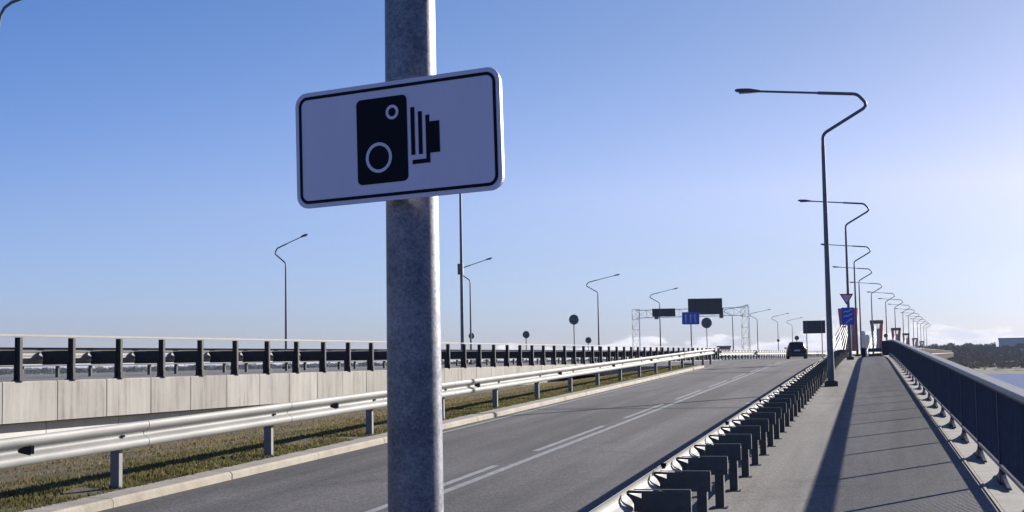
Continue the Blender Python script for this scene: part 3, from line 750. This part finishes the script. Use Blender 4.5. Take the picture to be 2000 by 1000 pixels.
ll = [(559, 95, -32), (920.5, 121, -25), (1170.5, 146, -12), (1291, 176, -12), (1433, 210, -10), (1481, 245, -10), (1521, 300, -8), (1549, 330, -8)]
LLn = ['slim street lamp with its arm pointing right, alone left of the foreground pole',
       'slim street lamp with right-pointing arm crossing the tall mast beside the foreground pole',
       'slim street lamp with right-pointing arm right of the larger round sign back',
       'slim street lamp rising behind the narrow dark gantry sign',
       'slim street lamp with right-pointing arm at the right part of the sign gantry',
       'slim street lamp just right of the gantry right leg',
       'faint far street lamp above the small round sign left of the dark car',
       'faint far street lamp directly above the dark car']
LT = [470, 512, 541, 566, 597, 605, 612, 620]
L1 = None
for i, (px, dp, ang) in enumerate(ll):
    p = ground(px, dp, ZH - .05); top = at(px, LT[i] + 4, dp).z
    s = (top - p.z) / 9.1
    if L1 is None: L1 = make_lamp(LLn[i], p, R(180 + ang), GLL, tilt=0.20); L1.scale = (1, 1, s)
    else: dup(L1, p, R(180 + ang), LLn[i], GLL, (1, 1, s))
# lamp whose curved neck shows in the upper left corner
p = ground(-32, 24, 0); p.z = zl(p.y)
cl_ = thing('street_lamp', 'street lamp at the left edge with only its curved neck showing in the upper corner', 'street lamp', p)
mb = MB(); mb.box((0, 0, .075), (.4, .4, .15), bev=.03); mb.build('plinth', M_plinth, cl_)
zt = at(-4, 60, 24).z - p.z; pts = []
tp = [at(-8, 120, 24), at(-4, 55, 24), at(1, 30, 24), at(9, 15, 24), at(22, 5, 24), at(40, -2, 24), at(120, -24, 24), at(220, -46, 24)]
pts = [Vector((0, 0, .151)), Vector((0, 0, 3.0))] + [v - p for v in tp]
mb = MB(); mb.tube([pts[0], pts[1], (pts[2] + pts[1]) * .5], [.1, .08, .06], 14); mb.build('pole', M_lamp, cl_, True)
mb = MB(); mb.tube([(pts[2] + pts[1]) * .5] + pts[2:], .028, 12); mb.build('arm', M_lamp, cl_, True)
mb = MB(); e = pts[-1]; mb.tube([e, e + Vector((.15, 0, .02)), e + Vector((.45, 0, .06)), e + Vector((.6, 0, .07))], [.04, .1, .1, .04], 12); mb.build('lamp_head', M_head, cl_, True)
# tall mast
p = ground(904, 88, ZH - .05)
ms = thing('camera_mast', 'tall plain steel mast rising behind the lower edge of the white camera sign', 'mast', p)
hh = at(898, 215, 88).z - p.z
mb = MB(); mb.tube([(0, 0, .051), (0, 0, hh * .5), (0, 0, hh)], [.13, .09, .06], 12); mb.build('pole', M_lamp, ms, True)
mb = MB(); mb.box((0, 0, .025), (.5, .5, .05)); mb.build('base_plate', M_plinth, ms)
mb = MB(); mb.box((.0, -.2, 6.3), (.35, .25, .7), bev=.03); mb.build('cabinet', M_signback, ms)

# ------------------------------------------------------------------ distant road signs
def face_rz(px):                                      # sign boards stand square to the road
    return -DELTA
def round_sign(px, py, r_px, dp, label, zb=ZH - .05, name='round_sign', grp='round signs seen from the back'):
    p = ground(px, dp, zb); c = at(px, py, dp); r_ = r_px * dp / F; hz = c.z - p.z
    t_ = thing(name, label, 'road sign', p, -DELTA, grp)
    mb = MB(); mb.tube([(0, 0, 0), (0, 0, hz + r_ * .9)], [.045, .045], 10); mb.build('post', M_post, t_, True)
    mb = MB(); MM = Matrix.Translation((0, .05, hz)) @ Matrix.Rotation(R(90), 4, 'X')
    n = 32; mb.prism([(r_ * math.cos(6.2832 * k / n), r_ * math.sin(6.2832 * k / n)) for k in range(n)], -.012, .012, MM)
    ring(mb, (0, 0), r_ * 1.0, r_ * .92, .0125, .03, MM, 32); d = mb.build('sign_disc', M_signback, t_)
    mb = MB(); mb.box((0, .028, hz + r_ * .4), (r_ * 1.1, .02, .05)); mb.box((0, .028, hz - r_ * .4), (r_ * 1.1, .02, .05)); mb.build('bracket', M_signdark, t_)
    return t_
round_sign(1122.5, 624, 10, 120, 'larger round sign seen from the back above the dark railing, left of a lamp')
round_sign(1028.5, 653.5, 7.2, 128, 'small round sign back above the railing midway between mast and larger round sign')
round_sign(921.5, 656, 6, 130, 'small round sign back on the lamp foot beside the tall mast')
round_sign(1150, 664.5, 6.2, 150, 'small low round sign back just right of the larger round sign')
round_sign(1382, 630.5, 10.5, 150, 'grey round sign back beside the blue arrow sign under the big dark board')
round_sign(1557.5, 660, 4.4, 170, 'small round sign back above the dark car')
round_sign(1521, 665, 2.8, 190, 'tiny round sign back left of the dark car')
round_sign(1731.5, 655.5, 4, 196, 'small round sign back above the end of the walkway railing', zw(200))
# blue arrow sign
p = ground(1351.5, 140, ZH - .05); c = at(1351, 621.5, 140); hz = c.z - p.z
bs = thing('blue_arrow_sign', 'blue rectangular sign with three white lane arrows on a single post', 'road sign', p, -DELTA * 0)
BW, BH = 34 * 140 / F, 24 * 140 / F
mb = MB(); mb.tube([(0, 0, 0), (0, 0, hz + BH * .4)], [.06, .06], 10); mb.build('post', M_post, bs, True)
BMx = Matrix.Translation((0, -.09, hz)) @ Matrix.Rotation(R(1), 4, 'Y') @ Matrix.Rotation(R(90), 4, 'X')
mb = MB(); mb.prism(round_rect(BW, BH, .08), -.02, .02, BMx); pl_ = mb.build('sign_plate', M_blue, bs)
mb = MB()
for k, s in enumerate((-.28, 0.0, .24)):
    x = s * BW
    if k < 2:
        mb.prism([(x - .05, -BH * .33), (x + .05, -BH * .33), (x + .05, BH * .2), (x - .05, BH * .2)], .022, .03, BMx)
        mb.prism([(x - .13, BH * .2), (x + .13, BH * .2), (x, BH * .36)], .022, .03, BMx)
    else:
        mb.prism([(x - .05, -BH * .02), (x + .05, -BH * .02), (x + .05, BH * .2), (x - .05, BH * .2)], .022, .03, BMx)
        mb.prism([(x - .13, BH * .2), (x + .13, BH * .2), (x, BH * .36)], .022, .03, BMx)
        mb.prism([(x + .02, -BH * .33), (x + .15, -BH * .33), (x + .05, -BH * .03), (x - .05, -BH * .03)], .022, .03, BMx)
mb.build('lane_arrows', M_pwhite, pl_)
# gantry
GD = 175
pl = ground(1244, GD, ZH - .05); pr = ground(1458, GD, ZH - .05); axis = (pr - pl); L_ = axis.length; rzg = math.atan2(axis.y, axis.x)
ga = thing('sign_gantry', 'pale lattice gantry spanning the highway with dark boards hung on it', 'gantry', pl, rzg)
gh = at(1244, 603, GD).z - pl.z; gh2 = at(1458, 597, GD).z - pr.z
def lattice(mb, a, b_, w_, nseg, r_):
    a, b_ = Vector(a), Vector(b_); d = (b_ - a); Ln = d.length; d.normalize()
    u = d.cross(Vector((0, 1, 0))).normalized(); v = Vector((0, 1, 0))
    ch = [(-w_, -w_), (w_, -w_), (w_, w_), (-w_, w_)]
    for x, y in ch: mb.tube([a + u * x + v * y, b_ + u * x + v * y], r_, 6)
    for k in range(nseg):
        t0, t1 = Ln * k / nseg, Ln * (k + 1) / nseg
        for i in range(4):
            x0, y0 = ch[i]; x1, y1 = ch[(i + 1) % 4]
            mb.tube([a + d * t0 + u * x0 + v * y0, a + d * t1 + u * x1 + v * y1], r_ * .6, 5)
            mb.tube([a + d * t1 + u * x0 + v * y0, a + d * t1 + u * x1 + v * y1], r_ * .6, 5)
for x, h_ in ((0, gh), (L_, gh2)):
    mb = MB(); lattice(mb, (x, 0, 0), (x, 0, h_ - .05), .45, 5, .026); mb.build('leg', M_truss, ga)
mb = MB(); lattice(mb, (.0, 0, gh - .7), (L_, 0, gh2 - .7), .5, 10, .026); mb.build('truss', M_truss, ga)
for (ux0, ux1, vy0, vy1) in ((1273.5, 1318, 602.5, 619), (1343.5, 1409.5, 582.5, 615)):
    a = at(ux0, vy1, GD); b_ = at(ux1, vy0, GD); u0 = (a - pl).dot(axis) / L_; u1 = (b_ - pl).dot(axis) / L_
    mb = MB(); mb.box(((u0 + u1) / 2, -.85, (a.z + b_.z) / 2 - pl.z), (u1 - u0, .12, b_.z - a.z)); bd = mb.build('sign_board', M_signdark, ga)
    for k in range(5): mb = MB(); mb.box((u0 + (u1 - u0) * (k + .5) / 5, -.925, (a.z + b_.z) / 2 - pl.z), (.05, .03, (b_.z - a.z) * .96)); mb.build('stiffener', M_dark, bd)
for x in (2.6, L_ - 3.2): mb = MB(); mb.box((x, -.75, gh - .75), (.5, .3, 1.3), bev=.05); mb.build('camera_box', M_signback, ga)
# dark board left of the near lamp
SD = 150
p = ground(1592, SD, ZH - .1); a = at(1572, 651.5, SD); b_ = at(1615, 625.5, SD)
db = thing('direction_board', 'dark rectangular sign board seen from the back left of the nearest lamp post', 'road sign', p, -DELTA)
wd = 43 * SD / F; mb = MB(); mb.box((0, .12, (a.z + b_.z) / 2 - p.z), (wd, .06, b_.z - a.z)); bd = mb.build('sign_board', M_signdark, db)
for k in range(4): mb = MB(); mb.box((0, .075, a.z - p.z + (b_.z - a.z) * (k + .5) / 4), (wd * .98, .03, .06)); mb.build('stiffener', M_dark, bd)
for s in (-.34, .34):
    mb = MB(); mb.tube([(s * wd, 0, 0), (s * wd, 0, b_.z - p.z - .1)], .05, 10); mb.build('post', M_post, db, True)
# triangle and blue lane sign on the second lamp
x2, y2 = rlamps[1]; dp2 = (Vector((x2, y2, 0)) - EYE).dot(RM @ Vector((0, 0, -1)))
def on_lamp(px, py): c = at(px, py, dp2 - .25); return c
c = on_lamp(1653.5, 584); ys = thing('give_way_sign', 'white triangle pointing down with a dark red border above the blue lane sign', 'road sign', c, R(8))
MM = Matrix.Rotation(R(90), 4, 'X'); s = 13.2 * dp2 / F
def tri(k): return [(-s * k, s * .86 * k * .9 + (1 - k) * s * .12), (s * k, s * .86 * k * .9 + (1 - k) * s * .12), (s * .06 * k, -s * .80 * k + (1 - k) * s * .12), (-s * .06 * k, -s * .80 * k + (1 - k) * s * .12)]
mb = MB(); mb.prism(tri(1.0), -.02, .0, MM); pz = mb.build('sign_plate', M_red, ys)
mb = MB(); mb.prism(tri(.68), .002, .006, MM); mb.build('white_field', M_white, pz)
mb = MB(); mb.box((0, .14, .1), (.06, .24, .05)); mb.box((0, .14, -.15), (.06, .24, .05)); mb.build('bracket', M_post, ys)
c = on_lamp(1656, 617.5); lsn = thing('lane_sign', 'blue sign with white curved lane stripes fixed below the triangle sign', 'road sign', c, R(8))
lw, lh = 24.5 * dp2 / F, 34 * dp2 / F
mb = MB(); mb.prism(round_rect(lw, lh, .05), -.02, 0, MM); pz = mb.build('sign_plate', M_blue, lsn)
mb = MB()
for k, yy in enumerate((.28, .02, -.24)):
    pr_ = []
    for i in range(9):
        u = i / 8; pr_.append((-.34 + .68 * u, yy - .06 + .15 * u + .03 * math.sin(u * 9)) if k < 2 else (-.16 + .5 * u, yy - .18 + .26 * math.sin(min(1, u * 1.1) * 1.5)))
    for i in range(8):
        (xa, ya), (xb, yb) = pr_[i], pr_[i + 1]
        mb.prism([(xa * lw, (ya - .034) * lh), (xb * lw, (yb - .034) * lh), (xb * lw, (yb + .034) * lh), (xa * lw, (ya + .034) * lh)], .002, .006, MM)
mb.build('lane_stripes', M_pwhite, pz)
mb = MB(); mb.box((0, .14, .3), (.06, .24, .05)); mb.box((0, .14, -.3), (.06, .24, .05)); mb.build('bracket', M_post, lsn)
c = on_lamp(1650, 638); pn = thing('supplementary_sign', 'small white supplementary plate below the blue lane sign', 'road sign', c, R(8))
mb = MB(); mb.prism(round_rect(7 * dp2 / F, 4 * dp2 / F, .01), -.01, 0, MM); mb.build('sign_plate', M_pwhite, pn)
mb = MB(); mb.box((.05, .13, 0), (.05, .24, .03)); mb.build('bracket', M_post, pn)

# ------------------------------------------------------------------ car
CP = ground(1556, 121, ZH - .05); CP.z = zr(CP.y)
car = thing('parked_car', 'dark car seen from behind driving along the road towards the pale guardrail', 'car', CP, R(5)); car.name = 'car'; car.scale = (.93, .93, .93)
def loft(secs):
    """secs: [(y, half-width profile [(x, z)...])] -> closed body, mirrored"""
    mb = MB(); n = None
    for y, pr in secs:
        loop = [(x, z) for x, z in pr] + [(-x, z) for x, z in reversed(pr)]; n = len(loop)
        for x, z in loop: mb.v.append(Vector((x, y, z)))
    for i in range(len(secs) - 1):
        for k in range(n): j = (k + 1) % n; mb.f.append((i * n + k, i * n + j, (i + 1) * n + j, (i + 1) * n + k))
    mb.f.append(tuple(range(n))); mb.f.append(tuple(range((len(secs) - 1) * n, len(secs) * n))); return mb
def sec(wb, wm, wt, zb, zm, zt): return [(wb, zb), (wb + .03, zb + .12), (wm, zm - .25), (wm, zm - .05), (wm - .04, zm), (wt + .02, zt - .10), (wt - .08, zt - .02), (wt * .5, zt)]
body = loft([(-2.15, sec(.72, .80, .56, .42, .85, 1.02)), (-2.08, sec(.78, .87, .60, .30, .95, 1.30)), (-1.75, sec(.80, .90, .64, .24, 1.0, 1.56)), (-1.0, sec(.80, .91, .66, .22, 1.0, 1.63)), (.1, sec(.80, .91, .66, .22, .99, 1.62)), (.75, sec(.80, .91, .62, .22, .98, 1.42)), (1.25, sec(.80, .90, .70, .22, .95, 1.03)), (1.9, sec(.78, .87, .66, .24, .86, .92)), (2.15, sec(.68, .76, .55, .34, .72, .78))])
body.build('body', M_car, car, True)
mb = MB(); mb.add([(-.60, -2.085, 1.06), (.60, -2.085, 1.06), (.54, -1.815, 1.48), (-.54, -1.815, 1.48), (-.60, -2.06, 1.06), (.60, -2.06, 1.06), (.54, -1.79, 1.48), (-.54, -1.79, 1.48)], [(0, 1, 2, 3), (7, 6, 5, 4), (0, 4, 5, 1), (1, 5, 6, 2), (2, 6, 7, 3), (3, 7, 4, 0)]); mb.build('rear_window', M_glass, car)
for s in (-1, 1):
    mb = MB(); mb.add([(s * .875, -1.6, 1.05), (s * .875, .95, 1.05), (s * .69, .35, 1.50), (s * .695, -1.45, 1.50), (s * .85, -1.6, 1.05), (s * .85, .95, 1.05), (s * .66, .35, 1.5), (s * .66, -1.45, 1.5)], [(0, 1, 2, 3), (7, 6, 5, 4), (0, 4, 5, 1), (1, 5, 6, 2), (2, 6, 7, 3), (3, 7, 4, 0)]); mb.build('side_window', M_glass, car)
    mb = MB(); mb.box((s * .72, -2.12, .92), (.18, .08, .28), bev=.02); mb.build('tail_lamp', M_tail, car)
    mb = MB(); mb.box((s * 1.0, .65, 1.05), (.2, .1, .14), bev=.02); mb.build('mirror', M_car, car)
    for yy in (-1.32, 1.32):
        mb = MB(); mb.tube([(s * .70, yy, .33), (s * .715, yy, .33), (s * .90, yy, .33), (s * .92, yy, .33)], [.30, .33, .33, .30], 24); wh = mb.build('wheel', M_tyre, car, True)
        mb = MB(); mb.tube([(s * .915, yy, .33), (s * .928, yy, .33)], [.21, .2], 20); mb.build('rim', M_rimc, wh, True)
mb = MB(); mb.box((0, -2.13, .45), (1.62, .14, .24), bev=.04); mb.build('bumper', M_dark, car)
mb = MB(); mb.box((0, -2.16, .80), (.52, .02, .11)); mb.build('number_plate', M_plate, car)

# ------------------------------------------------------------------ bridge pylons, towers, far buildings
GP = 'capped pylons of the bridge'
pyl = [(1660, 38, 602, 'red pylon rising behind the blue lane sign, nearest and tallest of the bridge pylons'),
       (1715, 24, 625, 'dark capped pylon with a red right leg standing above the walkway barrier'),
       (1752, 18, 640, 'dark capped pale pylon directly above the end of the walkway railing'),
       (1771, 13, 650.5, 'third capped pale pylon from the railing end, small'),
       (1788, 10, 660, 'tiny dark topped pylon second from the far end of the bridge'),
       (1801, 8, 666, 'tiniest dark topped pylon at the far end of the bridge')]
for i, (px, wpx, top, lab) in enumerate(pyl):
    hzn = 689.5; dp = F * 9.0 / (hzn - top); p = ground(px, dp, 1.2); tz = at(px, top, dp).z - p.z; wt = wpx * dp / F / 2
    t_ = thing('bridge_pylon', lab, 'pylon', p, -DELTA, GP)
    for s in (-1, 1):
        b0, b1 = s * wt * .62, s * wt
        def leg(x0a, x0b, x1a, x1b, y0, y1, z1):
            return [(x0a, y0, 0), (x0b, y0, 0), (x0b, y1, 0), (x0a, y1, 0), (x1a, y0, z1), (x1b, y0, z1), (x1b, y1, z1), (x1a, y1, z1)]
        FX = [(3, 2, 1, 0), (4, 5, 6, 7), (0, 1, 5, 4), (1, 2, 6, 5), (2, 3, 7, 6), (3, 0, 4, 7)]
        zt_ = tz * (1.0 if (i == 0) else .9)
        mb = MB(); th = wt * .42; mb.add(leg(b0, b0 - s * th, b1, b1 - s * th, -1.2, 1.2, zt_), FX); lg = mb.build('leg', M_pred, t_)
        mb = MB(); mb.add(leg(b0 - s * th * 1.02, b0 - s * th * 1.45, b1 - s * th * 1.02, b1 - s * th * 1.35, -1.1, 1.1, zt_ * .97), FX); mb.build('inner_face', M_pwhite, lg)
    mb = MB(); mb.box((0, .2, tz * .40), (wt * .9, 1.6, tz * .72)); mb.build('web', M_pwhite if i else M_pred, t_)
    if i > 0: mb = MB(); mb.box((0, 0, tz * .945), (wt * 2.1, 2.7, tz * .10)); mb.build('cap', M_pcap, t_)
    for s in (-1, 1):
        mb = MB()
        for k in range(6 if i < 3 else 4):
            a = Vector((0, s * 1.1, tz * (.88 - .06 * k))); b_ = Vector((0, s * (50 - 7 * k), .3)); mb.tube([a, b_], .05, 6)
        mb.build('cables', M_cable, t_)
    if i == 0:
        mb = MB()
        for k in range(7): mb.tube([Vector((-wt * .9, -1.2, tz * (.58 - .03 * k))), Vector((-wt * .9 - 1.0, -24 + 2.2 * k, .3))], .10, 6)
        mb.build('cables', M_cable, t_)
for px, wpx, top, dp, lab in ((1686.8, 7.4, 648, 2200, 'taller slim blue tower block left of the nearest capped pylon'), (1694.6, 7.6, 655, 2350, 'shorter slim blue tower block beside the taller one')):
    p = ground(px, dp, -6); h_ = at(px, top, dp).z - p.z; w_ = wpx * dp / F
    t_ = thing('tower_block', lab, 'building', p, PSI, 'blue tower blocks')
    mb = MB(); mb.box((0, 0, h_ / 2), (w_, w_ * 1.2, h_)); mb.build('wall', M_tower, t_)
    mb = MB()
    for k in range(14): mb.box((0, -.05, h_ * (k + 1) / 15.5), (w_ * .9, w_ * 1.22, h_ * .028))
    mb.build('windows', M_tower2, t_)
    mb = MB(); mb.box((0, 0, h_ + .6), (w_ * .6, w_ * .6, 1.2)); mb.build('roof', M_tower2, t_)
def hall(px0, px1, top, bot, dp, dep, label, m, m2, cat='building', name='industrial_hall'):
    a = ground((px0 + px1) / 2, dp, at(1950, bot, dp).z); h_ = at((px0 + px1) / 2, top, dp).z - a.z; w_ = (px1 - px0) * dp / F
    t_ = thing(name, label, cat, a, PSI - math.atan(((px0 + px1) / 2 - 1000) / F) + R(1.5))
    mb = MB(); mb.box((0, dep / 2, h_ / 2), (w_, dep, h_)); mb.build('wall', m, t_)
    mb = MB(); mb.box((0, dep / 2, h_ + .4), (w_ + .8, dep + .8, .8)); mb.build('roof', m2, t_)
    mb = MB()
    for k in range(max(3, int(w_ / 9))): mb.box((-w_ / 2 + (k + .5) * w_ / max(3, int(w_ / 9)), -.06, h_ * .62), (w_ / max(3, int(w_ / 9)) * .55, .14, h_ * .16))
    mb.build('window_band', m2, t_); return t_
hall(1956, 2075, 661, 703, 1080, 60, 'large pale blue hall above the trees at the right edge', M_bld, M_bld2)
hall(1990, 2060, 670, 705, 1000, 40, 'dark shed in front of the pale blue hall at the right edge', M_bld2, M_bld, name='storage_shed')
hall(1922, 1990, 679, 704, 960, 30, 'low dark shed left of the pale blue hall across the river', M_bld2, M_bld2, name='storage_shed')
hall(1403, 1427, 678.5, 688, 700, 20, 'small flat dark building on the horizon above the end of the verge guardrail', M_bld2, M_bld2, name='low_building')
# woods: a far mass of pines across the river, one object
def clump(vs, fs, c, rx, rz, n, sz, top=1.0):
    for _ in range(n):
        a = random.uniform(0, 6.283); zz = random.random() ** 1.1; rr = rx * (1 - .75 * zz * top) * math.sqrt(random.random())
        p = c + Vector((math.cos(a) * rr, math.sin(a) * rr, zz * rz)); o = len(vs)
        d1 = Vector((random.gauss(0, 1), random.gauss(0, 1), random.gauss(0, .7))).normalized() * sz * random.uniform(.5, 1.3)
        d2 = Vector((random.gauss(0, 1), random.gauss(0, 1), random.gauss(0, .7))).normalized() * sz * random.uniform(.5, 1.3)
        vs += [p - d1, p + d1, p + d2]; fs.append((o, o + 1, o + 2))
def wood(name, px0, px1, dp0, dp1, h0, h1, n, m, label, zfun, per=70, rx=2.6):
    vs = []; fs = []
    for _ in range(n):
        px = random.uniform(px0, px1); dp = random.uniform(dp0, dp1); p = ground(px, dp, zfun(px))
        h_ = random.uniform(h0, h1) * (1 + .18 * noise.noise((px * .06, 0, 2)))
        clump(vs, fs, p, rx * random.uniform(.7, 1.4), h_, per * 2, .75)
    me = bpy.data.meshes.new(name); me.from_pydata([tuple(v) for v in vs], [], fs); me.materials.append(m)
    o = bpy.data.objects.new(name, me); col.objects.link(o); o['kind'] = 'stuff'; tag(o, label, 'wood'); return o
wood('pine_wood', 1790, 1945, 1000, 1120, 9.5, 13.0, 520, M_pine, 'dark pine wood on the far river bank', lambda px: -5.0)
wood('scrub', 1850, 2060, 650, 900, 1.2, 3.0, 120, M_bush, 'brown leafless scrub along the far river bank', lambda px: -6.3, 45, 3.0)
wood('bare_trees', 1880, 2060, 940, 1000, 5, 8.5, 210, M_bare, 'brown leafless trees below the pale blue hall', lambda px: -5.5, 60, 2.6)
wood('distant_trees', -100, 1720, 900, 1500, 2.2, 4.6, 900, M_pine, 'low line of trees on the horizon beyond the highway', lambda px: -2.4, 55, 7.0)

# ------------------------------------------------------------------ air
mb = MB(); mb.box((0, 6000, 17.0), (19000, 17000, 56.0))
m_ = bpy.data.materials.new('haze_air'); m_.use_nodes = True; t = m_.node_tree; t.nodes.clear()
pv = N(t, 'ShaderNodeVolumePrincipled'); pv.inputs['Color'].default_value = (0.80, 0.86, 1.0, 1); pv.inputs['Density'].default_value = 0.00008
pv.inputs['Anisotropy'].default_value = 0.0
om = N(t, 'ShaderNodeOutputMaterial'); t.links.new(pv.outputs[0], om.inputs['Volume'])
hz = mb.build('haze', m_); hz['kind'] = 'stuff'; tag(hz, 'thin bluish haze in the air over the bridge and river', 'haze')
